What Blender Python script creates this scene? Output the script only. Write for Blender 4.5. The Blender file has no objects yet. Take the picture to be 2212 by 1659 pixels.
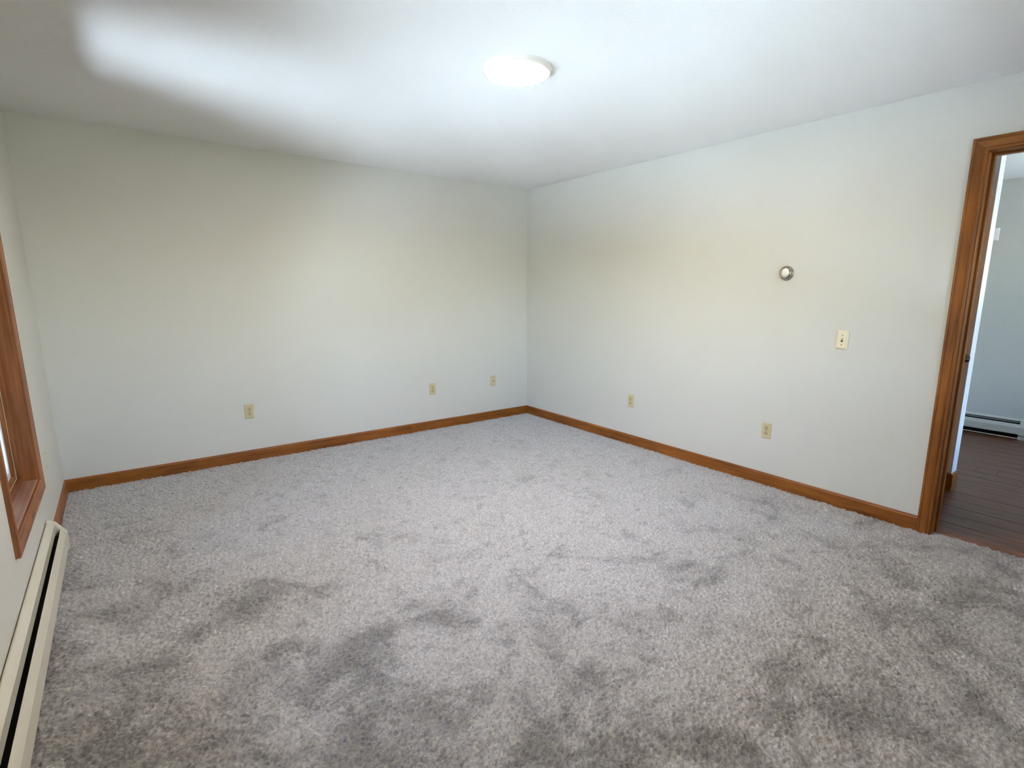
import bpy, bmesh, math, random
import numpy as np
from mathutils import Matrix, Vector

random.seed(7)
rng = np.random.default_rng(11)
scene = bpy.context.scene
C = scene.collection

# ------------------------------------------------------------------ camera
W, H, D = 3.978, 2.44, 4.92          # room: left wall x=0, back wall y=0, right wall x=W, rear wall y=-D
cam = bpy.data.cameras.new('camera')
cam.sensor_fit = 'HORIZONTAL'; cam.sensor_width = 36.0
cam.lens = 1135.055 / 2212 * 36.0
cam.shift_x = -55.939 / 2212
cam.shift_y = 13.571 / 2212
cam.clip_start = 0.02
co = bpy.data.objects.new('camera', cam); C.objects.link(co)
p, yaw, roll = 0.1875, 0.6708, 0.0052
F = Vector((math.sin(yaw)*math.cos(p), math.cos(yaw)*math.cos(p), -math.sin(p)))
R0 = Vector((math.cos(yaw), -math.sin(yaw), 0)); U0 = R0.cross(F)
R = math.cos(roll)*R0 + math.sin(roll)*U0
U = -math.sin(roll)*R0 + math.cos(roll)*U0
M = Matrix((R, U, -F)).transposed().to_4x4()
M.translation = Vector((0.4143, -4.6937, 1.3872))
co.matrix_world = M
scene.camera = co

# ------------------------------------------------------------------ view, world, sun
vs = scene.view_settings
vs.view_transform = 'Standard'; vs.look = 'None'; vs.gamma = 1.0
vs.use_curve_mapping = False
vs.exposure = -0.07
scene.cycles.max_bounces = 7
scene.cycles.diffuse_bounces = 5
scene.cycles.use_adaptive_sampling = True
scene.cycles.adaptive_threshold = 0.05
scene.cycles.adaptive_min_samples = 16
scene.cycles.transparent_max_bounces = 12
scene.cycles.sample_clamp_indirect = 0.0
scene.cycles.caustics_reflective = False
scene.cycles.caustics_refractive = False

LAMP_COL = (1.0, 0.79, 0.53, 1)
LAMP = 200.0          # ceiling lamp diffuser
SKY = 2.35
SUN = 245.0

world = bpy.data.worlds.new('world'); scene.world = world
world.use_nodes = True
nt = world.node_tree
bg = nt.nodes['Background']
sky = nt.nodes.new('ShaderNodeTexSky')
sky.sky_type = 'NISHITA'
sky.sun_disc = False
sky.sun_elevation = math.radians(60)
sky.sun_rotation = math.radians(20)
sky.air_density = 1.0; sky.dust_density = 1.5; sky.ozone_density = 1.0
nt.links.new(sky.outputs[0], bg.inputs[0])
bg.inputs[1].default_value = SKY

sun = bpy.data.lights.new('sun', 'SUN'); sun.energy = SUN; sun.angle = math.radians(0.6)
sun.color = (0.92, 0.96, 1.0)      # cool against the warm lamp the photograph is balanced for
so = bpy.data.objects.new('sun', sun); C.objects.link(so)
sd = Vector((-0.02, -0.47, -0.88)).normalized()      # high sun in front of the house, grazing past the windows
so.rotation_euler = sd.to_track_quat('-Z', 'Y').to_euler()
so.location = (3, 8, 8)

# ------------------------------------------------------------------ materials
def new_mat(name):
    m = bpy.data.materials.new(name); m.use_nodes = True
    return m, m.node_tree.nodes, m.node_tree.links, m.node_tree.nodes['Principled BSDF']

def srgb(r, g, b):
    f = lambda c: (c/255/12.92) if c/255 <= 0.04045 else ((c/255+0.055)/1.055)**2.4
    return (f(r), f(g), f(b), 1.0)

def paint(name, col, rough=0.6, bump=0.12, scale=220.0, spec=0.35, tex=0.03, bscale2=None, dist=0.002):
    m, N, L, b = new_mat(name)
    tc = N.new('ShaderNodeTexCoord')
    n1 = N.new('ShaderNodeTexNoise'); n1.inputs['Scale'].default_value = scale; n1.inputs['Detail'].default_value = 3
    L.new(tc.outputs['Object'], n1.inputs['Vector'])
    n2 = N.new('ShaderNodeTexNoise'); n2.inputs['Scale'].default_value = bscale2 or 2.0; n2.inputs['Detail'].default_value = 4
    L.new(tc.outputs['Object'], n2.inputs['Vector'])
    mx = N.new('ShaderNodeMix'); mx.data_type = 'RGBA'
    mx.inputs['A'].default_value = tuple(c*(1-tex) for c in col[:3]) + (1,)
    mx.inputs['B'].default_value = tuple(min(1, c*(1+tex)) for c in col[:3]) + (1,)
    L.new(n2.outputs['Fac'], mx.inputs['Factor']); L.new(mx.outputs['Result'], b.inputs['Base Color'])
    bp = N.new('ShaderNodeBump'); bp.inputs['Strength'].default_value = bump; bp.inputs['Distance'].default_value = dist
    L.new(n1.outputs['Fac'], bp.inputs['Height']); L.new(bp.outputs['Normal'], b.inputs['Normal'])
    b.inputs['Roughness'].default_value = rough
    b.inputs['Specular IOR Level'].default_value = spec
    return m

def wood(name, dark, light, rough=0.42, grain=1.0, knots=0.5, seed=0.0):
    """grain runs along local X"""
    m, N, L, b = new_mat(name)
    tc = N.new('ShaderNodeTexCoord')
    oi = N.new('ShaderNodeObjectInfo')
    addv = N.new('ShaderNodeVectorMath'); addv.operation = 'MULTIPLY_ADD'
    addv.inputs[1].default_value = (1, 1, 1)
    rv = N.new('ShaderNodeCombineXYZ')
    ml = N.new('ShaderNodeMath'); ml.operation = 'MULTIPLY'; ml.inputs[1].default_value = 37.0
    L.new(oi.outputs['Random'], ml.inputs[0])
    for i in range(3): L.new(ml.outputs[0], rv.inputs[i])
    L.new(tc.outputs['Object'], addv.inputs[0]); L.new(rv.outputs[0], addv.inputs[2])
    mp = N.new('ShaderNodeMapping'); mp.inputs['Scale'].default_value = (1.1, 26, 26)
    L.new(addv.outputs[0], mp.inputs['Vector'])
    n1 = N.new('ShaderNodeTexNoise'); n1.inputs['Scale'].default_value = 2.2*grain; n1.inputs['Detail'].default_value = 8; n1.inputs['Roughness'].default_value = 0.62; n1.inputs['Distortion'].default_value = 0.5
    L.new(mp.outputs[0], n1.inputs['Vector'])
    mp2 = N.new('ShaderNodeMapping'); mp2.inputs['Scale'].default_value = (2.2, 9, 9)
    L.new(addv.outputs[0], mp2.inputs['Vector'])
    n2 = N.new('ShaderNodeTexNoise'); n2.inputs['Scale'].default_value = 1.6; n2.inputs['Detail'].default_value = 3
    L.new(mp2.outputs[0], n2.inputs['Vector'])
    mixf = N.new('ShaderNodeMath'); mixf.operation = 'MULTIPLY_ADD'; mixf.inputs[1].default_value = 0.5
    L.new(n2.outputs['Fac'], mixf.inputs[0])
    hf = N.new('ShaderNodeMath'); hf.operation = 'MULTIPLY'; hf.inputs[1].default_value = 0.5
    L.new(n1.outputs['Fac'], hf.inputs[0]); L.new(hf.outputs[0], mixf.inputs[2])
    cr = N.new('ShaderNodeValToRGB')
    cr.color_ramp.elements[0].position = 0.34; cr.color_ramp.elements[0].color = dark
    cr.color_ramp.elements[1].position = 0.66; cr.color_ramp.elements[1].color = light
    L.new(mixf.outputs[0], cr.inputs[0])
    # knots
    mp3 = N.new('ShaderNodeMapping'); mp3.inputs['Scale'].default_value = (2.0, 7, 7)
    L.new(addv.outputs[0], mp3.inputs['Vector'])
    vo = N.new('ShaderNodeTexVoronoi'); vo.inputs['Scale'].default_value = 0.9
    L.new(mp3.outputs[0], vo.inputs['Vector'])
    kr = N.new('ShaderNodeValToRGB')
    kr.color_ramp.elements[0].position = 0.03; kr.color_ramp.elements[0].color = (1, 1, 1, 1)
    kr.color_ramp.elements[1].position = 0.13; kr.color_ramp.elements[1].color = (0, 0, 0, 1)
    L.new(vo.outputs['Distance'], kr.inputs[0])
    kf = N.new('ShaderNodeMath'); kf.operation = 'MULTIPLY'; kf.inputs[1].default_value = knots
    L.new(kr.outputs[0], kf.inputs[0])
    km = N.new('ShaderNodeMix'); km.data_type = 'RGBA'
    km.inputs['B'].default_value = tuple(c*0.35 for c in dark[:3]) + (1,)
    L.new(kf.outputs[0], km.inputs['Factor']); L.new(cr.outputs[0], km.inputs['A'])
    L.new(km.outputs['Result'], b.inputs['Base Color'])
    bp = N.new('ShaderNodeBump'); bp.inputs['Strength'].default_value = 0.12; bp.inputs['Distance'].default_value = 0.001
    L.new(n1.outputs['Fac'], bp.inputs['Height']); L.new(bp.outputs['Normal'], b.inputs['Normal'])
    b.inputs['Roughness'].default_value = rough
    b.inputs['Specular IOR Level'].default_value = 0.4
    return m

def metal(name, col, rough=0.3):
    m, N, L, b = new_mat(name)
    b.inputs['Metallic'].default_value = 1.0
    n = N.new('ShaderNodeTexNoise'); n.inputs['Scale'].default_value = 90
    rr = N.new('ShaderNodeMapRange'); rr.inputs['To Min'].default_value = rough*0.85; rr.inputs['To Max'].default_value = rough*1.2
    L.new(n.outputs['Fac'], rr.inputs['Value']); L.new(rr.outputs[0], b.inputs['Roughness'])
    b.inputs['Base Color'].default_value = col
    return m

M_WALL = paint('wall_paint', srgb(214, 214, 209), rough=0.55, bump=0.10, scale=260)
M_CEIL = paint('ceiling_paint', srgb(232, 232, 232), rough=0.85, bump=0.30, scale=70, spec=0.1, dist=0.003)
M_WOOD = wood('stained_trim_wood', srgb(108, 60, 18), srgb(166, 101, 37), rough=0.40, knots=0.35)
M_SILL = wood('stained_window_wood', srgb(116, 66, 32), srgb(170, 110, 66), rough=0.40, knots=0.8)
M_LEDGE = wood('pale_sill_wood', srgb(140, 100, 84), srgb(192, 154, 138), rough=0.36, knots=0.4)  # paler, pinker wood for the sill boards
M_FLOORW = wood('hall_floor_wood', srgb(86, 52, 38), srgb(136, 90, 66), rough=0.34, knots=0.9)
M_THRESH = wood('threshold_wood', srgb(110, 60, 30), srgb(160, 100, 60), rough=0.38, knots=0.7)
M_HEAT = paint('heater_enamel', srgb(212, 209, 196), rough=0.42, bump=0.05, scale=400, spec=0.4, tex=0.05, bscale2=14)
M_DAMP = paint('heater_damper_enamel', srgb(160, 157, 146), rough=0.5, bump=0.05, scale=300, tex=0.05, bscale2=20)
M_DARK = paint('dark_heater_core', (0.008, 0.008, 0.010, 1), rough=0.7, bump=0.1, scale=200)
M_IVORY = paint('ivory_plastic', srgb(205, 194, 157), rough=0.38, bump=0.03, scale=300, spec=0.45, tex=0.02)
M_IVORY2 = paint('ivory_receptacle_plastic', srgb(196, 184, 144), rough=0.40, bump=0.03, scale=300, tex=0.02)
M_PALEPL = paint('pale_plate_plastic', srgb(212, 209, 192), rough=0.45, bump=0.03, scale=300, tex=0.02)
M_SWITCH = paint('cream_switch_plastic', srgb(238, 228, 200), rough=0.35, bump=0.03, scale=300, spec=0.45, tex=0.02)
M_SLOT = paint('dark_slot', srgb(70, 58, 34), rough=0.8, bump=0.0, scale=100)
M_SCREW = paint('screw_ivory', srgb(150, 138, 100), rough=0.4, bump=0.0, scale=100)
M_WHITEPL = paint('white_plastic', srgb(236, 236, 238), rough=0.4, bump=0.02, scale=200, tex=0.01)
M_VINYL = paint('white_window_vinyl', srgb(232, 236, 242), rough=0.4, bump=0.02, scale=200, tex=0.01)
M_STRIP = paint('tan_weather_strip', srgb(206, 176, 136), rough=0.6, bump=0.05, scale=200)
M_PEWTER = metal('pewter_metal', (0.36, 0.33, 0.28, 1), 0.30)
M_SATIN = metal('satin_dial_metal', (0.80, 0.78, 0.74, 1), 0.38)
M_DIAL = paint('dial_cream', srgb(240, 236, 222), rough=0.35, bump=0.02, scale=200, tex=0.01)
M_KNOB = metal('dark_nickel', (0.32, 0.27, 0.22, 1), 0.18)
M_LAMPRIM = paint('lamp_rim_white', srgb(216, 212, 206), rough=0.4, bump=0.02, scale=200, tex=0.01)
M_BOUNCE = paint('pale_bounce_ground', (0.78, 0.85, 0.93, 1), rough=0.9, bump=0.4, scale=3, spec=0.1, dist=0.05)  # pale cool colour of the added light-bouncing ground strips
M_GRASS = paint('winter_lawn', srgb(66, 66, 56), rough=0.95, bump=0.4, scale=8, spec=0.05, tex=0.2, dist=0.03)
M_HEDGE_BLOCK = paint('hedge_blocker_leaves', srgb(38, 50, 30), rough=0.95, bump=0.8, scale=30, spec=0.05, tex=0.4, bscale2=9, dist=0.03)
M_SIDING = paint('exterior_siding', srgb(190, 186, 176), rough=0.7)

# window glass: clear sheet with a Fresnel reflection
M_GLASS, N_, L_, b_ = new_mat('window_glass')
N_.remove(b_)
tr = N_.new('ShaderNodeBsdfTransparent'); tr.inputs[0].default_value = (0.94, 0.96, 0.96, 1)
gl = N_.new('ShaderNodeBsdfGlossy'); gl.inputs['Roughness'].default_value = 0.02
fr = N_.new('ShaderNodeFresnel'); fr.inputs[0].default_value = 1.45
mxs = N_.new('ShaderNodeMixShader')
L_.new(fr.outputs[0], mxs.inputs[0]); L_.new(tr.outputs[0], mxs.inputs[1]); L_.new(gl.outputs[0], mxs.inputs[2])
L_.new(mxs.outputs[0], N_['Material Output'].inputs[0])

# lamp diffuser
M_LAMP, N_, L_, b_ = new_mat('lamp_diffuser')
b_.inputs['Base Color'].default_value = (0.9, 0.88, 0.84, 1)
b_.inputs['Emission Color'].default_value = LAMP_COL
b_.inputs['Emission Strength'].default_value = LAMP

# carpet
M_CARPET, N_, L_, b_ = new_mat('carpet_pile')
def carpet_nodes(N, L, b):
    tc = N.new('ShaderNodeTexCoord')
    vo = N.new('ShaderNodeTexVoronoi'); vo.inputs['Scale'].default_value = 150.0; vo.inputs['Randomness'].default_value = 1.0
    L.new(tc.outputs['Object'], vo.inputs['Vector'])
    sep = N.new('ShaderNodeSeparateColor'); L.new(vo.outputs['Color'], sep.inputs[0])
    tuft = N.new('ShaderNodeMapRange'); tuft.inputs['To Min'].default_value = 0.72; tuft.inputs['To Max'].default_value = 1.26
    L.new(sep.outputs[0], tuft.inputs['Value'])
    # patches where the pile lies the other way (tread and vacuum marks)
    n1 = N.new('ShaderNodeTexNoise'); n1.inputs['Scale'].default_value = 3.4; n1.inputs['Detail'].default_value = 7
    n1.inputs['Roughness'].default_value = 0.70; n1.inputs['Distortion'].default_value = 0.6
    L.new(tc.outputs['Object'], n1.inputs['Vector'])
    # tread patches; colour also darkened toward the near left, standing in for shade
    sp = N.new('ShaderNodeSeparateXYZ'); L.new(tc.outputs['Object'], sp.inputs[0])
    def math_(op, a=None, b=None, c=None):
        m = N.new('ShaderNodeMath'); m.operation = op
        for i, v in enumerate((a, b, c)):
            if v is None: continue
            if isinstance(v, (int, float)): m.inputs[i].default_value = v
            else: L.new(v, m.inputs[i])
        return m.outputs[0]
    near_shade = math_('MULTIPLY_ADD', sp.outputs[1], -0.42, -1.02)
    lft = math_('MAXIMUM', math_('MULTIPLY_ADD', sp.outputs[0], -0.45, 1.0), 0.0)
    near_shade = math_('MINIMUM', math_('MAXIMUM', math_('ADD', near_shade, lft), 0.0), 1.3)
    thr = math_('MULTIPLY_ADD', near_shade, 0.165, 0.350)
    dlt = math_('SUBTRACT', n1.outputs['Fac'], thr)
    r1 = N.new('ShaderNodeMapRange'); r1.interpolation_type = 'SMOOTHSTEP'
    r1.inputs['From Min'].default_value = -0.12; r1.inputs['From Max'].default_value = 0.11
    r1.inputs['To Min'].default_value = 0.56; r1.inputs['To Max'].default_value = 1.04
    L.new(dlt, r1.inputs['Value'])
    n3 = N.new('ShaderNodeTexNoise'); n3.inputs['Scale'].default_value = 11.0; n3.inputs['Detail'].default_value = 6
    n3.inputs['Roughness'].default_value = 0.6
    L.new(tc.outputs['Object'], n3.inputs['Vector'])
    r3 = N.new('ShaderNodeMapRange'); r3.inputs['From Min'].default_value = 0.28; r3.inputs['From Max'].default_value = 0.44
    r3.inputs['To Min'].default_value = 0.66; r3.inputs['To Max'].default_value = 1.0
    L.new(n3.outputs['Fac'], r3.inputs['Value'])
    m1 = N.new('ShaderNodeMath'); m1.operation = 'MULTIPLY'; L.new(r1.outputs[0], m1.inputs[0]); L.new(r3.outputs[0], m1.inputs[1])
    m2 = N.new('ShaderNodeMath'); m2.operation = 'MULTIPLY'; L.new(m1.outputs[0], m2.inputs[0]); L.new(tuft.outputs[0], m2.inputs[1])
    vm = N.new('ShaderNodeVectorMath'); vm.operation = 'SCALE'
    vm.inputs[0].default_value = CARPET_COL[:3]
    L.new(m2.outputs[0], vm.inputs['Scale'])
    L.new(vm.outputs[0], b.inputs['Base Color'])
    b.inputs['Roughness'].default_value = 0.95
    b.inputs['Specular IOR Level'].default_value = 0.05
    b.inputs['Sheen Weight'].default_value = 0.8
    b.inputs['Sheen Roughness'].default_value = 0.4
CARPET_COL = srgb(175, 176, 179)
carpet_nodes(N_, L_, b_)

# ------------------------------------------------------------------ mesh helpers
def tag(o, label=None, cat=None, group=None, kind=None):
    if label: o['label'] = label
    if cat: o['category'] = cat
    if group: o['group'] = group
    if kind: o['kind'] = kind
    return o

def link(name, me, mat, parent=None):
    o = bpy.data.objects.new(name, me); C.objects.link(o)
    if mat is not None and hasattr(me, 'materials'):
        me.materials.clear(); me.materials.append(mat)
    if parent is not None: o.parent = parent
    return o

def empty(name, loc=(0, 0, 0)):
    o = bpy.data.objects.new(name, None); C.objects.link(o)
    o.location = loc; o.empty_display_size = 0.05
    return o

def mesh_from(verts, faces, smooth=False, name='mesh'):
    me = bpy.data.meshes.new(name); me.from_pydata([tuple(v) for v in verts], [], faces)
    bm = bmesh.new(); bm.from_mesh(me); bmesh.ops.recalc_face_normals(bm, faces=bm.faces); bm.to_mesh(me); bm.free()
    if smooth:
        me.polygons.foreach_set('use_smooth', [True]*len(me.polygons))
    me.update()
    return me

def box_me(x0, x1, y0, y1, z0, z1, bevel=0.0, seg=2):
    bm = bmesh.new()
    bmesh.ops.create_cube(bm, size=1.0, matrix=Matrix.Translation(((x0+x1)/2, (y0+y1)/2, (z0+z1)/2)) @ Matrix.Diagonal((x1-x0, y1-y0, z1-z0, 1)))
    if bevel > 0:
        bmesh.ops.bevel(bm, geom=list(bm.edges), offset=bevel, segments=seg, profile=0.5, affect='EDGES')
    me = bpy.data.meshes.new('box'); bm.to_mesh(me); bm.free()
    return me

def prism_me(profile, L, m0=0.0, m1=0.0):
    """profile: closed list of (u, h); extruded along local X from 0 to L; ends mitred by m*u."""
    n = len(profile)
    v = [(-m0*u, u, h) for u, h in profile] + [(L + m1*u, u, h) for u, h in profile]
    f = [list(range(n)), list(range(n, 2*n))[::-1]]
    for i in range(n):
        j = (i+1) % n
        f.append([i, j, n+j, n+i])
    return mesh_from(v, f)

def frame_mat(o, xdir, udir, hdir):
    m = Matrix((Vector(xdir), Vector(udir), Vector(hdir))).transposed().to_4x4()
    m.translation = Vector(o)
    return m

def lathe_me(prof, seg=40, smooth=True):
    """prof list of (r, z) revolved about local Z"""
    v, f = [], []
    rings = []
    for r, z in prof:
        if r < 1e-6:
            rings.append([len(v)]); v.append((0, 0, z))
        else:
            rings.append(list(range(len(v), len(v)+seg)))
            for k in range(seg):
                a = 2*math.pi*k/seg; v.append((r*math.cos(a), r*math.sin(a), z))
    for a, b in zip(rings[:-1], rings[1:]):
        for k in range(seg):
            k2 = (k+1) % seg
            if len(a) == 1 and len(b) == 1: continue
            if len(a) == 1: f.append([a[0], b[k], b[k2]])
            elif len(b) == 1: f.append([a[k], a[k2], b[0]])
            else: f.append([a[k], a[k2], b[k2], b[k]])
    me = mesh_from(v, f, smooth)
    if smooth:
        try: me.set_sharp_from_angle(angle=math.radians(35))
        except Exception: pass
    return me

def wall_me(us, vs_, holes, thick):
    """wall in local (u, v) plane, front face at w=0, back at w=-thick; holes = list of (u0,u1,v0,v1)"""
    ub = sorted(set([us[0], us[1]] + [h[0] for h in holes] + [h[1] for h in holes]))
    vb = sorted(set([vs_[0], vs_[1]] + [h[2] for h in holes] + [h[3] for h in holes]))
    nu, nv = len(ub)-1, len(vb)-1
    solid = [[not any(h[0]-1e-6 <= (ub[i]+ub[i+1])/2 <= h[1]+1e-6 and h[2]-1e-6 <= (vb[j]+vb[j+1])/2 <= h[3]+1e-6 for h in holes) for j in range(nv)] for i in range(nu)]
    verts = []; idx = {}
    def V(i, j, k):
        key = (i, j, k)
        if key not in idx:
            idx[key] = len(verts); verts.append((ub[i], vb[j], 0.0 if k == 0 else -thick))
        return idx[key]
    faces = []
    S = lambda i, j: 0 <= i < nu and 0 <= j < nv and solid[i][j]
    for i in range(nu):
        for j in range(nv):
            if not solid[i][j]: continue
            faces.append([V(i,j,0), V(i+1,j,0), V(i+1,j+1,0), V(i,j+1,0)])
            faces.append([V(i,j,1), V(i,j+1,1), V(i+1,j+1,1), V(i+1,j,1)])
            if not S(i-1, j): faces.append([V(i,j,0), V(i,j+1,0), V(i,j+1,1), V(i,j,1)])
            if not S(i+1, j): faces.append([V(i+1,j,0), V(i+1,j,1), V(i+1,j+1,1), V(i+1,j+1,0)])
            if not S(i, j-1): faces.append([V(i,j,0), V(i,j,1), V(i+1,j,1), V(i+1,j,0)])
            if not S(i, j+1): faces.append([V(i,j+1,0), V(i+1,j+1,0), V(i+1,j+1,1), V(i,j+1,1)])
    return mesh_from(verts, faces)

X, Y, Z = Vector((1,0,0)), Vector((0,1,0)), Vector((0,0,1))

# ------------------------------------------------------------------ structure
ET = 0.17                      # outer wall thickness
IT = 0.135                     # inner wall thickness
HX0, HX1 = W+IT, 7.13          # hall room
HY0, HY1 = -5.45, -2.2

# window openings (inside the jambs): y range on the left wall, z range
WZ0, WZ1 = 0.430, 2.080
WIN1 = (-1.912, -1.118)
WIN2 = (-3.45, -2.656)
WIN3 = (1.05, 3.35)            # rear wall, x range
W3Z = (0.92, 2.08)
W4Z = (0.40, 2.12)
WIN4 = (4.55, 6.85)            # hall south wall, x range
JT = 0.018                     # jamb board thickness
DO = (-4.690, -3.885)          # doorway y range (jamb faces)
DZ = 2.092

wl = link('wall_left', wall_me((-D-ET, 0+ET), (0, H), [(a-JT, b+JT, WZ0-JT, WZ1+JT) for a, b in (WIN1, WIN2)], ET), M_WALL)
wl.matrix_world = frame_mat((0, 0, 0), Y, Z, X)
tag(wl, 'pale grey painted wall on the left with the window', 'wall', kind='structure')
wb = link('wall_back', wall_me((0, W), (0, H), [], ET), M_WALL)
wb.matrix_world = frame_mat((0, 0, 0), X, Z, -Y)
tag(wb, 'pale grey painted back wall left of the corner', 'wall', kind='structure')
wr = link('wall_right', wall_me((HY0, 0+ET), (0, H), [(DO[0]-JT, DO[1]+JT, -0.001, DZ+JT)], IT), M_WALL)
wr.matrix_world = frame_mat((W, 0, 0), Y, Z, -X)
tag(wr, 'pale grey painted wall on the right with the doorway', 'wall', kind='structure')
wq = link('wall_rear', wall_me((0, W), (0, H), [(WIN3[0]-JT, WIN3[1]+JT, W3Z[0]-JT, W3Z[1]+JT)], ET), M_WALL)
wq.matrix_world = frame_mat((0, -D, 0), X, Z, Y)
tag(wq, 'pale grey painted wall behind the viewer', 'wall', kind='structure')

ce = link('ceiling', box_me(-ET, HX1+ET, HY0-ET, ET, H, H+0.15), M_CEIL)
tag(ce, 'white lightly textured flat ceiling', 'ceiling', kind='structure')

# hall room beyond the doorway
hf_ = link('wall_hall_far', wall_me((HY0, HY1), (0, H), [], ET), M_WALL)
hf_.matrix_world = frame_mat((HX1, 0, 0), Y, Z, -X)
tag(hf_, 'grey wall seen through the doorway', 'wall', kind='structure')
hs = link('wall_hall_south', wall_me((HX0-IT, HX1+ET), (0, H), [(WIN4[0]-JT, WIN4[1]+JT, W4Z[0]-JT, W4Z[1]+JT)], ET), M_WALL)
hs.matrix_world = frame_mat((0, HY0, 0), X, Z, Y)
tag(hs, 'wall of the next room with its window', 'wall', kind='structure')
hn = link('wall_hall_north', wall_me((HX0, HX1+ET), (0, H), [], ET), M_WALL)
hn.matrix_world = frame_mat((0, HY1, 0), X, Z, -Y)
tag(hn, 'end wall of the next room', 'wall', kind='structure')
PX0, PY0 = 4.93, -3.733
hp = link('wall_hall_partition', box_me(PX0, PX0+0.115, PY0, HY1, 0, H), M_WHITEPL)
tag(hp, 'narrow white wall end seen just inside the doorway', 'wall', kind='structure')

# ground outside
gr = link('ground', box_me(-40, 45, -45, 40, -0.75, -0.58), M_GRASS)
tag(gr, 'dark winter lawn outside the house', 'ground', kind='structure')
pt = link('ground_bounce_strip', box_me(-3.6, -ET, -12, 14, -0.62, -0.55), M_BOUNCE)  # strip added and sized to bounce sunlight up to the ceiling
tag(pt, 'bright pale ground strip added to bounce sunlight through the left windows', 'terrace', kind='structure')
pt2 = link('ground_bounce_strip_rear', box_me(4.6, 9.1, -8.1, -5.63, -0.62, -0.55), M_BOUNCE)  # unseen strip added to bounce sunlight into the next room
tag(pt2, 'bright pale ground strip added to bounce sunlight into the next room', 'terrace', kind='structure')
fd = link('wall_foundation', box_me(-ET, HX1+ET, HY0-ET, ET, -0.60, -0.121), M_SIDING)
tag(fd, 'low foundation under the house', 'foundation', kind='structure')

# unseen hedge shape, added to block light from the far lawn
def hedge_blocker_mesh():
    bm = bmesh.new()
    nx, ny, nz = 5, 90, 10
    bmesh.ops.create_cube(bm, size=1.0)
    bmesh.ops.subdivide_edges(bm, edges=list(bm.edges), cuts=11, use_grid_fill=True)
    r2 = random.Random(3)
    for v in bm.verts:
        v.co = Vector((-4.15 + v.co.x*0.9, 1.0 + v.co.y*26.0, 0.36 + v.co.z*1.88))
    bmesh.ops.subdivide_edges(bm, edges=[e for e in bm.edges if abs(e.verts[0].co.y-e.verts[1].co.y) > 1.0], cuts=9, use_grid_fill=True)
    for v in bm.verts:
        a = 0.10
        v.co += Vector((r2.uniform(-a, a), r2.uniform(-a, a), r2.uniform(-a, a) if v.co.z > 0 else 0))
    me = bpy.data.meshes.new('hedge'); bm.to_mesh(me); bm.free()
    return me
hg = link('hedge_light_blocker', hedge_blocker_mesh(), M_HEDGE_BLOCK)
tag(hg, 'unseen dark hedge added outside the left windows to block far ground light', 'hedge')

# floor with carpet pile
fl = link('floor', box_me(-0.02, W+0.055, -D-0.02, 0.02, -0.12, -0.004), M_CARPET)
tag(fl, 'grey cut pile wall to wall carpet with tread marks', 'carpet', kind='structure')

def smooth2(a, n):
    for _ in range(n):
        a = (np.roll(a, 1, 0) + 2*a + np.roll(a, -1, 0)) / 4
        a = (np.roll(a, 1, 1) + 2*a + np.roll(a, -1, 1)) / 4
    return a

def carpet_mesh(step=0.0050):
    x0, x1, y0, y1 = 0.004, W+0.052, -D+0.01, -0.004
    nx, ny = int((x1-x0)/step), int((y1-y0)/step)
    xs = np.linspace(x0, x1, nx); ys = np.linspace(y0, y1, ny)
    gx, gy = np.meshgrid(xs, ys, indexing='ij')
    h = rng.standard_normal((nx, ny))
    h1 = smooth2(h, 1); h1 = 0.62*h1/h1.std() + 0.62*h; h1 /= h1.std()
    h2 = smooth2(rng.standard_normal((nx, ny)), 12); h2 /= h2.std()
    z = 0.0050 + 0.0034*np.clip(h1, -1.8, 2.0) + 0.0006*h2
    jx = rng.uniform(-0.3, 0.3, (nx, ny))*step; jy = rng.uniform(-0.3, 0.3, (nx, ny))*step
    jx[0, :] = jx[-1, :] = 0; jy[:, 0] = jy[:, -1] = 0
    gx = gx + jx; gy = gy + jy
    # the pile stops at the wall plane except in the doorway
    co_ = np.stack([gx, gy, z], -1).reshape(-1, 3).astype(np.float32)
    idx = np.arange(nx*ny).reshape(nx, ny)
    q = np.stack([idx[:-1, :-1], idx[1:, :-1], idx[1:, 1:], idx[:-1, 1:]], -1)
    keep = np.ones((nx-1, ny-1), bool)
    cx = (xs[:-1]+xs[1:])/2; cy = (ys[:-1]+ys[1:])/2
    keep[np.ix_(cx > W-0.003, (cy > DO[1]) | (cy < DO[0]))] = False
    q = q[keep].reshape(-1, 4).astype(np.int32)
    me = bpy.data.meshes.new('carpet_pile')
    me.vertices.add(len(co_)); me.vertices.foreach_set('co', co_.ravel())
    me.loops.add(q.size); me.loops.foreach_set('vertex_index', q.ravel())
    me.polygons.add(len(q)); me.polygons.foreach_set('loop_start', np.arange(0, q.size, 4, dtype=np.int32))
    me.polygons.foreach_set('use_smooth', np.ones(len(q), bool))
    me.update(calc_edges=True)
    return me
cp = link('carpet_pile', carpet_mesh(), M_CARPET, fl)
tag(cp, 'short grey carpet tufts', kind='stuff')

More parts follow.
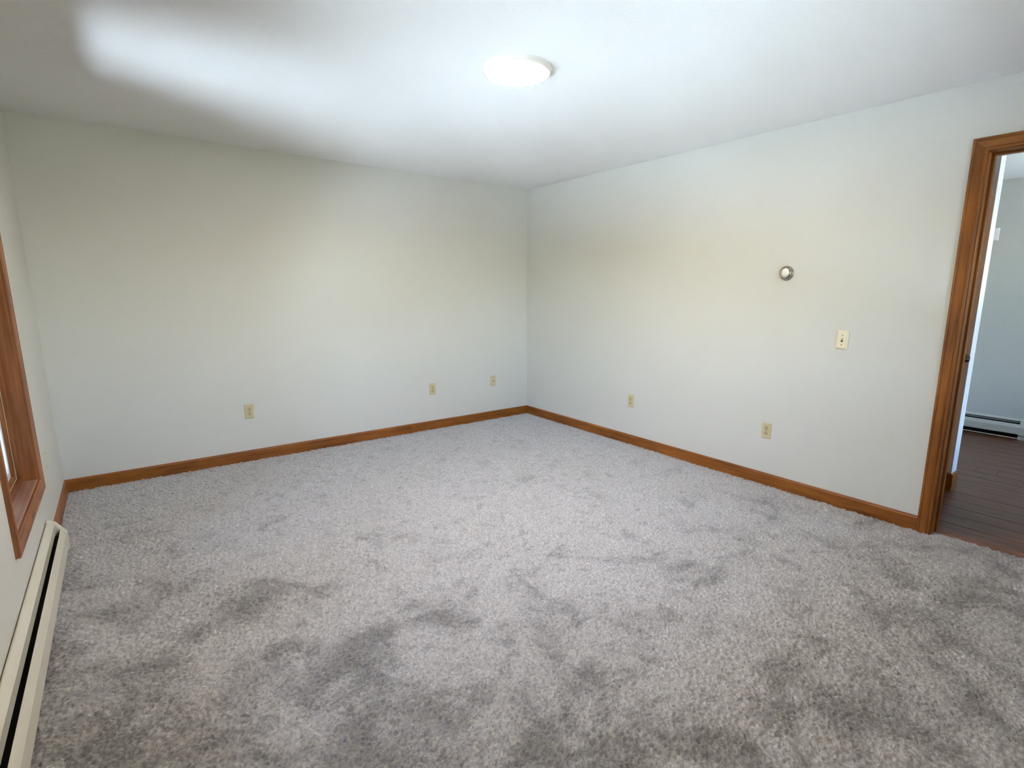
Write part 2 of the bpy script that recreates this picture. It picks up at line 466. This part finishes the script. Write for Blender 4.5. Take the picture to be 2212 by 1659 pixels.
# ------------------------------------------------------------------ trim
BH, BT = 0.0945, 0.013
BASE_PROF = [(0, 0), (0, BT), (BH-0.012, BT), (BH-0.005, BT-0.003), (BH-0.001, BT-0.008), (BH, 0.003), (BH, 0)]
def base_board(parent, o, xdir, hdir, L, z0=0.0):
    b = link('board', prism_me(BASE_PROF, L), M_WOOD, parent)
    b.matrix_world = frame_mat(Vector(o)+Vector((0, 0, z0)), xdir, Z, hdir)
    return b
bb = empty('baseboard_back'); tag(bb, 'stained wood baseboard along the back wall', 'baseboard', kind='structure')
base_board(bb, (0, 0, 0), X, -Y, 2.549)
base_board(bb, (2.5505, 0, 0), X, -Y, W-2.5505)
br_ = empty('baseboard_right'); tag(br_, 'stained wood baseboard along the right wall to the doorway', 'baseboard', kind='structure')
base_board(br_, (W, -BT, 0), -Y, -X, 3.812-BT)
bl = empty('baseboard_left'); tag(bl, 'short stained wood baseboard between corner and heater', 'baseboard', kind='structure')
base_board(bl, (0, -1.098, 0), Y, X, 1.098-BT)
br2 = empty('baseboard_rear'); tag(br2, 'stained wood baseboard under the rear window', 'baseboard', kind='structure')
base_board(br2, (W, -D, 0), -X, Y, W)

CW = 0.066
CASE_PROF = [(0, 0), (0, 0.009), (0.004, 0.0115), (0.012, 0.0125), (0.0135, 0.0105), (0.0155, 0.0105), (0.017, 0.013), (0.030, 0.0150),
             (0.050, 0.0170), (0.0515, 0.0155), (0.053, 0.0155), (0.0545, 0.0180), (0.062, 0.0180), (0.066, 0.0150), (0.066, 0)]

def casing(parent, o, xdir, udir, hdir, L, m0=1, m1=1, mat=None):
    c = link('casing', prism_me(CASE_PROF, L, m0, m1), mat or M_WOOD, parent)
    c.matrix_world = frame_mat(o, xdir, udir, hdir)
    return c

def board(name, parent, o, xdir, udir, hdir, L, wd, th, mat, bevel=0.0015):
    b = link(name, box_me(0, L, 0, wd, 0, th, bevel, 1), mat, parent)
    b.matrix_world = frame_mat(o, xdir, udir, hdir)
    return b

RV = 0.005   # casing reveal

# -------- windows
def make_window(name, label, T, w, z0, z1, depth, mat):
    """T: matrix with local X along wall (0..w inside jambs), local Y up, local Z into the room; wall face at z=0"""
    root = empty(name); tag(root, label, 'window', kind='structure')
    def Wv(x, y, z): return (T @ Vector((x, y, z)))
    r3 = T.to_3x3(); ax, ay, az = r3 @ X, r3 @ Y, r3 @ Z
    h = z1 - z0
    # casing: bottom, top, sides
    casing(root, Wv(-RV, z0-RV, 0), ax, -ay, az, w+2*RV, mat=mat)
    casing(root, Wv(-RV, z1+RV, 0), ax, ay, az, w+2*RV, mat=mat)
    casing(root, Wv(-RV, z0-RV, 0), ay, -ax, az, h+2*RV, mat=mat)
    casing(root, Wv(w+RV, z0-RV, 0), ay, ax, az, h+2*RV, mat=mat)
    # jamb boards
    jd = depth
    board('sill_board', root, Wv(-JT, z0, 0), ax, -az, -ay, w+2*JT, jd, JT, M_LEDGE)
    board('head_jamb', root, Wv(-JT, z1, 0), ax, -az, ay, w+2*JT, jd, JT, mat)
    board('side_jamb', root, Wv(0, z0, 0), ay, -az, -ax, h, jd, JT, mat)
    board('side_jamb', root, Wv(w, z0, 0), ay, -az, ax, h, jd, JT, mat)
    # wooden stop, weather strip, sash, pane, vinyl frame
    def ring(nm, inset, wd, zf, th, m):
        x0, x1, y0, y1 = inset, w-inset, z0+inset, z1-inset
        b0 = board(nm, root, Wv(x0, y0, zf), ax, ay, -az, x1-x0, wd, th, m, 0.001)
        b1 = board(nm, root, Wv(x0, y1-wd, zf), ax, ay, -az, x1-x0, wd, th, m, 0.001)
        b2 = board(nm, root, Wv(x0+wd, y0+wd, zf), ay, -ax, -az, y1-y0-2*wd, wd, th, m, 0.001)
        b3 = board(nm, root, Wv(x1, y0+wd, zf), ay, -ax, -az, y1-y0-2*wd, wd, th, m, 0.001)
    ring('stop', 0.0, 0.026, -0.054, 0.015, mat)
    ring('weather_strip', 0.024, 0.005, -0.0695, 0.004, M_STRIP)
    ring('sash_rail', 0.028, 0.016, -0.0740, 0.012, mat)
    ring('outer_frame', 0.040, 0.030, -0.0865, 0.022, M_VINYL)
    gp = link('pane', box_me(0.064, w-0.064, z0+0.064, z1-0.064, -0.1005, -0.0965), M_GLASS, root)
    gp.matrix_world = T
    ring('exterior_frame', -0.016, 0.066, -0.112, 0.05, M_VINYL)
    return root

make_window('window_1', 'wood framed window at the left edge above the heater',
            frame_mat((0, WIN1[1], 0), -Y, Z, X), WIN1[1]-WIN1[0], WZ0, WZ1, 0.16, M_SILL)
make_window('window_2', 'second wood framed window further along the left wall',
            frame_mat((0, WIN2[1], 0), -Y, Z, X), WIN2[1]-WIN2[0], WZ0, WZ1, 0.16, M_SILL)
make_window('window_3', 'wide wood framed window in the rear wall',
            frame_mat((WIN3[1], -D, 0), -X, Z, Y), WIN3[1]-WIN3[0], W3Z[0], W3Z[1], 0.16, M_SILL)
make_window('window_4', 'wide wood framed window of the next room',
            frame_mat((WIN4[1], HY0, 0), -X, Z, Y), WIN4[1]-WIN4[0], W4Z[0], W4Z[1], 0.16, M_SILL)

# -------- doorway
d1 = empty('door_1'); tag(d1, 'doorway with stained wood casing and open door', 'doorway', kind='structure')
y0, y1 = DO
# room side casing
casing(d1, (W, y1+RV, 0), Z, Y, -X, DZ+RV, 0, 1)
casing(d1, (W, y0-RV, 0), Z, -Y, -X, DZ+RV, 0, 1)
casing(d1, (W, y0-RV, DZ+RV), Y, Z, -X, y1-y0+2*RV, 1, 1)
# hall side casing
casing(d1, (HX0, y1+RV, 0), Z, Y, X, DZ+RV, 0, 1)
casing(d1, (HX0, y0-RV, 0), Z, -Y, X, DZ+RV, 0, 1)
casing(d1, (HX0, y0-RV, DZ+RV), Y, Z, X, y1-y0+2*RV, 1, 1)
# jambs
board('jamb', d1, (W, y1, 0), Z, X, Y, DZ, IT, JT, M_WOOD)
board('jamb', d1, (W, y0, 0), Z, X, -Y, DZ, IT, JT, M_WOOD)
board('jamb', d1, (W, y0-JT, DZ), Y, X, Z, y1-y0+2*JT, IT, JT, M_WOOD)
board('stop', d1, (W+0.062, y1, 0), Z, X, -Y, DZ, 0.035, 0.010, M_WOOD)
board('stop', d1, (W+0.062, y0, 0), Z, X, Y, DZ, 0.035, 0.010, M_WOOD)
board('stop', d1, (W+0.062, y0+0.01, DZ), Y, X, -Z, y1-y0-0.02, 0.035, 0.010, M_WOOD)
board('threshold', d1, (W+0.052, y0, -0.004), Y, X, Z, y1-y0, 0.075, 0.010, M_THRESH, 0.003)
# door leaf, swung back against the partition side
ang = math.atan2(0.205, 0.745)
dirx = Vector((math.cos(ang), math.sin(ang), 0)); nrm = Vector((dirx.y, -dirx.x, 0))     # nrm faces the opening
leaf = link('door_leaf', box_me(0, 0.765, -0.018, 0.018, 0.012, 2.07, 0.002, 1), M_WOOD, d1)
leaf.matrix_world = frame_mat((HX0+0.028, y1+0.030, 0), dirx, -nrm, Z)
kn = lathe_me([(0.0, 0), (0.032, 0), (0.033, 0.003), (0.030, 0.007), (0.012, 0.010), (0.011, 0.026), (0.018, 0.030), (0.026, 0.037), (0.028, 0.050), (0.025, 0.064), (0.015, 0.070), (0, 0.071)], 28)
for s in (1, -1):
    k = link('knob', kn, M_KNOB, leaf)
    k.matrix_parent_inverse = leaf.matrix_world.inverted()
    k.matrix_world = frame_mat(leaf.matrix_world @ Vector((0.705, -0.018*s, 0.955)), dirx, Z.cross(dirx)*0+Z, nrm*s)

# hall floor planks, running along y
hfl = empty('floor_hall'); tag(hfl, 'reddish brown plank floor seen through the doorway', 'floor', kind='structure')
xs0 = W+0.128
pw = 0.1655
plank_me = {}
i = 0; xx = xs0
while xx < HX1-0.01:
    wd = min(pw, HX1-xx) - 0.004
    cuts = sorted(random.uniform(HY0+0.2, HY1-0.4) for _ in range(2))
    if i == 0: cuts = [-4.262, -2.9]
    ys_ = [HY0] + cuts + [HY1]
    for a, b in zip(ys_[:-1], ys_[1:]):
        if b-a < 0.05: continue
        pl = link('plank', box_me(0, b-a-0.002, 0, wd, -0.02, random.uniform(-0.0008, 0.0), 0.002, 1), M_FLOORW, hfl)
        pl.matrix_world = frame_mat((xx+wd, a, 0), Y, -X, Z)
    xx += pw; i += 1
sub = link('subfloor', box_me(W+0.055, HX1+0.1, HY0-0.05, HY1+0.05, -0.12, -0.021), M_DARK, hfl)

bp_ = empty('baseboard_partition'); tag(bp_, 'stained wood baseboard on the white wall end past the doorway', 'baseboard', kind='structure')
TALL = [(0, 0), (0, BT), (0.112, BT), (0.120, BT-0.004), (0.125, 0.003), (0.125, 0)]
b = link('board', prism_me(TALL, 1.4), M_WOOD, bp_); b.matrix_world = frame_mat((PX0, PY0+1.4-0.001, 0), -Y, Z, -X)
b = link('board', prism_me(TALL, 0.115+BT), M_WOOD, bp_); b.matrix_world = frame_mat((PX0-BT, PY0, 0), X, Z, -Y)

# ------------------------------------------------------------------ baseboard heaters
def strip_me(pts, L, th=0.0012):
    """thin bent sheet: open polyline (x, z) thickened and extruded along local Y from 0 to L"""
    P = [Vector((a, 0, c)) for a, c in pts]
    offs = []
    for i, q in enumerate(P):
        t = (P[min(i+1, len(P)-1)] - P[max(i-1, 0)]).normalized()
        offs.append(q + Vector((-t.z, 0, t.x))*th)
    ring = P + offs[::-1]
    n = len(ring)
    v = [(q.x, 0, q.z) for q in ring] + [(q.x, L, q.z) for q in ring]
    f = [list(range(n)), list(range(n, 2*n))]
    for i in range(n):
        j = (i+1) % n; f.append([i, j, n+j, n+i])
    return mesh_from(v, f)

def make_heater(name, label, T, L, zb, damper):
    """local x out of the wall, local y along it (0..L), z up"""
    root = empty(name); tag(root, label, 'heater')
    def add(nm, me, mat, off=(0, 0, 0)):
        o = link(nm, me, mat, root); o.matrix_world = T @ Matrix.Translation(off); return o
    add('hood', strip_me([(0.005, zb-0.01), (0.005, 0.1955), (0.010, 0.1965), (0.034, 0.180), (0.034, 0.176)][::-1], L), M_HEAT)
    add('damper', strip_me(damper, L-0.02, 0.001), M_DAMP, (0, 0.01, 0))
    add('front_panel', strip_me([(0.0545, 0.143), (0.0553, 0.1488), (0.0575, 0.1475), (0.0715, 0.118), (0.0715, zb+0.004), (0.066, zb)], L), M_HEAT)
    add('shade_liner', box_me(0.0065, 0.0085, 0.01, L-0.01, 0.004, 0.172), M_DARK)  # dark sheet painting in the shade of the slot and lower gap
    core = add('heating_element', box_me(0.008, 0.046, 0.02, L-0.02, zb+0.012, 0.118), M_DARK)
    bot = add('inner_pan', box_me(0.004, 0.064, 0.01, L-0.01, zb-0.004, zb+0.004), M_DARK)
    prof = [(0.003, zb-0.012), (0.003, 0.1985), (0.009, 0.1985), (0.0365, 0.1815), (0.056, 0.1505), (0.0755, 0.120), (0.0755, zb-0.004), (0.068, zb-0.012)]
    inner = [(a*0.965, zb+(c-zb)*0.985) for a, c in prof]
    def cap(y0, y1):
        n = len(prof)
        v = [(a, y0, c) for a, c in prof] + [(a, y1, c) for a, c in prof]
        f = [list(range(n)), list(range(n, 2*n))]
        for i in range(n):
            j = (i+1) % n; f.append([i, j, n+j, n+i])
        me = mesh_from(v, f)
        bm = bmesh.new(); bm.from_mesh(me)
        bmesh.ops.bevel(bm, geom=[e for e in bm.edges if abs(e.verts[0].co.y-e.verts[1].co.y) < 1e-6], offset=0.0015, segments=2, affect='EDGES')
        bm.to_mesh(me); bm.free()
        return me
    return root, add, cap

LH = D - 0.03 - 1.098
T1 = frame_mat((0, -1.098, 0), X, -Y, -Z) @ Matrix.Diagonal((1, 1, -1, 1))
hroot, hadd, hcap = make_heater('baseboard_heater', 'long cream metal baseboard heater along the left wall below the window', T1, LH, 0.034, [(0.0270, 0.179), (0.0390, 0.154)])
hadd('end_cap', hcap(-0.002, 0.050), M_HEAT)
hadd('end_cap', hcap(LH-0.05, LH), M_HEAT)
# dark shadow joint between hood and wall is left open by the thin gap at the back sheet

T2 = frame_mat((HX1, HY1-0.05, 0), -X, -Y, Z)
LH2 = 3.2
h2, hadd2, hcap2 = make_heater('baseboard_heater', 'white metal baseboard heater on the far wall through the doorway', T2, LH2, 0.052, [(0.031, 0.1665), (0.036, 0.1600)])
ysp = (HY1-0.05) - (-3.735)
hadd2('splice_cover', hcap2(ysp, ysp+0.16), M_HEAT)
hadd2('end_cap', hcap2(-0.002, 0.05), M_HEAT)
hadd2('support_foot', box_me(0.02, 0.070, ysp, ysp+0.10, 0.0, 0.034, 0.002, 1), M_HEAT)

# ------------------------------------------------------------------ electrical plates
def plate_me(w=0.070, h=0.1145, t=0.006, bev=0.005, tilt=0.0):
    """bevelled plate, local x across, y up, z out"""
    a = [(-w/2, -h/2, 0), (w/2, -h/2, 0), (w/2, h/2, 0), (-w/2, h/2, 0)]
    m = [(-w/2, -h/2, t*0.35), (w/2, -h/2, t*0.35), (w/2, h/2, t*0.35), (-w/2, h/2, t*0.35)]
    b = [(-w/2+bev, -h/2+bev, t), (w/2-bev, -h/2+bev, t), (w/2-bev, h/2-bev, t), (-w/2+bev, h/2-bev, t)]
    v = a+m+b
    f = [[0, 1, 2, 3], [8, 9, 10, 11]]
    for o in (0, 4):
        for i in range(4):
            j = (i+1) % 4; f.append([o+i, o+j, o+4+j, o+4+i])
    return mesh_from(v, f)

def recept_me(r=0.0172, hh=0.0142, t=0.0025, n=28):
    pts = []
    for k in range(n):
        a = 2*math.pi*k/n
        x, y = r*math.cos(a), r*math.sin(a)
        pts.append((x, max(-hh, min(hh, y))))
    v = [(x, y, 0) for x, y in pts] + [(x, y, t) for x, y in pts]
    f = [list(range(n)), list(range(n, 2*n))] + [[i, (i+1) % n, n+(i+1) % n, n+i] for i in range(n)]
    return mesh_from(v, f)

PLATE = plate_me(); RECEPT = recept_me()
SLOT = box_me(-0.0014, 0.0014, -0.0048, 0.0048, 0, 0.0012)
GND = lathe_me([(0, 0), (0.0031, 0), (0.0031, 0.0012), (0, 0.0012)], 14, False)
SCREW = lathe_me([(0.0032, 0), (0.0032, 0.0008), (0.0022, 0.0015), (0, 0.0016)], 14)

def child(name, me, mat, parent, loc, T, rot=None):
    o = link(name, me, mat, parent)
    o.matrix_parent_inverse = parent.matrix_world.inverted()
    o.matrix_world = T @ Matrix.Translation(loc) @ (rot or Matrix())
    return o

def make_outlet(name, label, T):
    root = empty(name); tag(root, label, 'outlet', 'ivory duplex outlets')
    child('cover_plate', PLATE, M_IVORY, root, (0, 0, 0), T)
    for s in (1, -1):
        r = child('receptacle', RECEPT, M_IVORY2, root, (0, 0.0197*s, 0.0056), T)
        child('slot', SLOT, M_SLOT, r, (-0.0064, 0.0197*s-0.0046, 0.0078), T)
        child('slot', SLOT, M_SLOT, r, (0.0064, 0.0197*s-0.0046, 0.0078), T)
        child('ground_hole', GND, M_SLOT, r, (0, 0.0197*s+0.0066, 0.0078), T)
    child('screw', SCREW, M_SCREW, root, (0, 0, 0.006), T)
    return root

def on_back(x, z): return frame_mat((x, 0, z), X, Z, -Y)
def on_right(y, z): return frame_mat((W, y, z), -Y, Z, -X)
def on_left(y, z): return frame_mat((0, y, z), Y, Z, X)

make_outlet('wall_outlet', 'ivory duplex outlet low on the back wall, nearest the window', on_back(1.1615, 0.4165))
make_outlet('wall_outlet', 'ivory duplex outlet on the back wall, beside the small jack plate', on_back(2.794, 0.417))
make_outlet('wall_outlet', 'ivory duplex outlet on the right wall, nearest the room corner', on_right(-1.562, 0.408))
make_outlet('wall_outlet', 'ivory duplex outlet on the right wall, nearest the doorway', on_right(-2.850, 0.4085))
Tb = on_left(-0.725, 0.427)
bpl = empty('blank_wall_plate'); tag(bpl, 'pale plate seen edge on between window casing and room corner', 'wall plate')
child('cover_plate', plate_me(t=0.004), M_PALEPL, bpl, (0, 0, 0), Tb)
for s in (1, -1): child('screw', SCREW, M_PALEPL, bpl, (0, 0.0415*s, 0.004), Tb)

# coax jack
Tj = on_back(3.519, 0.424)
jk = empty('cable_jack_plate'); tag(jk, 'ivory cable jack plate with one dark centre hole near the corner', 'wall plate')
child('cover_plate', PLATE, M_IVORY, jk, (0, 0, 0), Tj)
child('jack', lathe_me([(0.0055, 0), (0.0055, 0.005), (0.0045, 0.007), (0, 0.0072)], 16), M_SLOT, jk, (0, 0, 0.006), Tj)
for s in (1, -1): child('screw', SCREW, M_SCREW, jk, (0, 0.0415*s, 0.006), Tj)

# light switch, plate slightly out of plumb
Ts = on_right(-3.290, 1.0915) @ Matrix.Rotation(math.radians(-1.5), 4, 'Z')
sw = empty('light_switch'); tag(sw, 'cream toggle light switch on the right wall below the round thermostat', 'light switch')
child('cover_plate', plate_me(0.0715, 0.1165, 0.010, 0.009), M_SWITCH, sw, (0, 0, 0), Ts)
child('switch_slot', box_me(-0.0055, 0.0055, -0.0125, 0.0125, 0, 0.0006), M_SLOT, sw, (0, 0, 0.0098), Ts)
tg = child('toggle', box_me(-0.0040, 0.0040, -0.0050, 0.0050, 0, 0.017, 0.0015, 2), M_SWITCH, sw, (0, 0.001, 0.0096), Ts, Matrix.Rotation(math.radians(-28), 4, 'X'))
for s in (1, -1): child('screw', SCREW, M_SLOT, sw, (0, 0.030*s, 0.0099), Ts)

# round thermostat
Tt = on_right(-2.893, 1.511)
th = empty('round_thermostat'); tag(th, 'small round pewter wall thermostat with pale dial', 'thermostat')
child('body_ring', lathe_me([(0, 0), (0.0465, 0), (0.0475, 0.002), (0.0475, 0.006), (0.0455, 0.008), (0.0445, 0.0085), (0.0440, 0.011),
      (0.0425, 0.018), (0.0385, 0.0245), (0.0335, 0.0280), (0.0318, 0.0285), (0.0318, 0.0265), (0, 0.0265)], 56), M_PEWTER, th, (0, 0, 0), Tt)
child('dial', lathe_me([(0.0312, 0.0262), (0.0312, 0.0285), (0.0290, 0.0300), (0.0185, 0.0305), (0.0180, 0.0295), (0, 0.0295)], 48), M_SATIN, th, (0, 0, 0), Tt)
child('centre_cap', lathe_me([(0.0165, 0.029), (0.0165, 0.0312), (0.0150, 0.0322), (0, 0.0325)], 40), M_DIAL, th, (0, 0, 0), Tt)

# doorbell chime on the far hall wall
Tc = frame_mat((HX1, -3.245, 1.942), -Y, Z, -X)
ch = empty('door_chime'); tag(ch, 'white box chime high on the far wall through the doorway', 'chime box')
child('back_box', box_me(-0.095, 0.095, -0.058, 0.058, 0, 0.030, 0.003, 2), M_WHITEPL, ch, (0, 0, 0), Tc)
child('cover', box_me(-0.075, 0.078, -0.054, 0.054, 0.028, 0.048, 0.006, 3), M_WHITEPL, ch, (0, 0, 0), Tc)

# ceiling light
LX, LY = 2.056, -2.452
cl = empty('ceiling_light', (LX, LY, H)); tag(cl, 'flat round flush ceiling light with glowing diffuser', 'ceiling light')
rim = link('rim', lathe_me([(0.0, 0), (0.1655, 0), (0.1660, -0.004), (0.1640, -0.020), (0.1600, -0.0245), (0.1545, -0.0255), (0.1520, -0.0235), (0.1520, -0.018), (0, -0.018)], 72), M_LAMPRIM, cl)
dif = link('diffuser', lathe_me([(0.1515, -0.019), (0.1515, -0.0245), (0.1485, -0.0275), (0.10, -0.0295), (0, -0.0300)], 72), M_LAMP, cl)
for o in (rim, dif): o.location = (0, 0, 0)
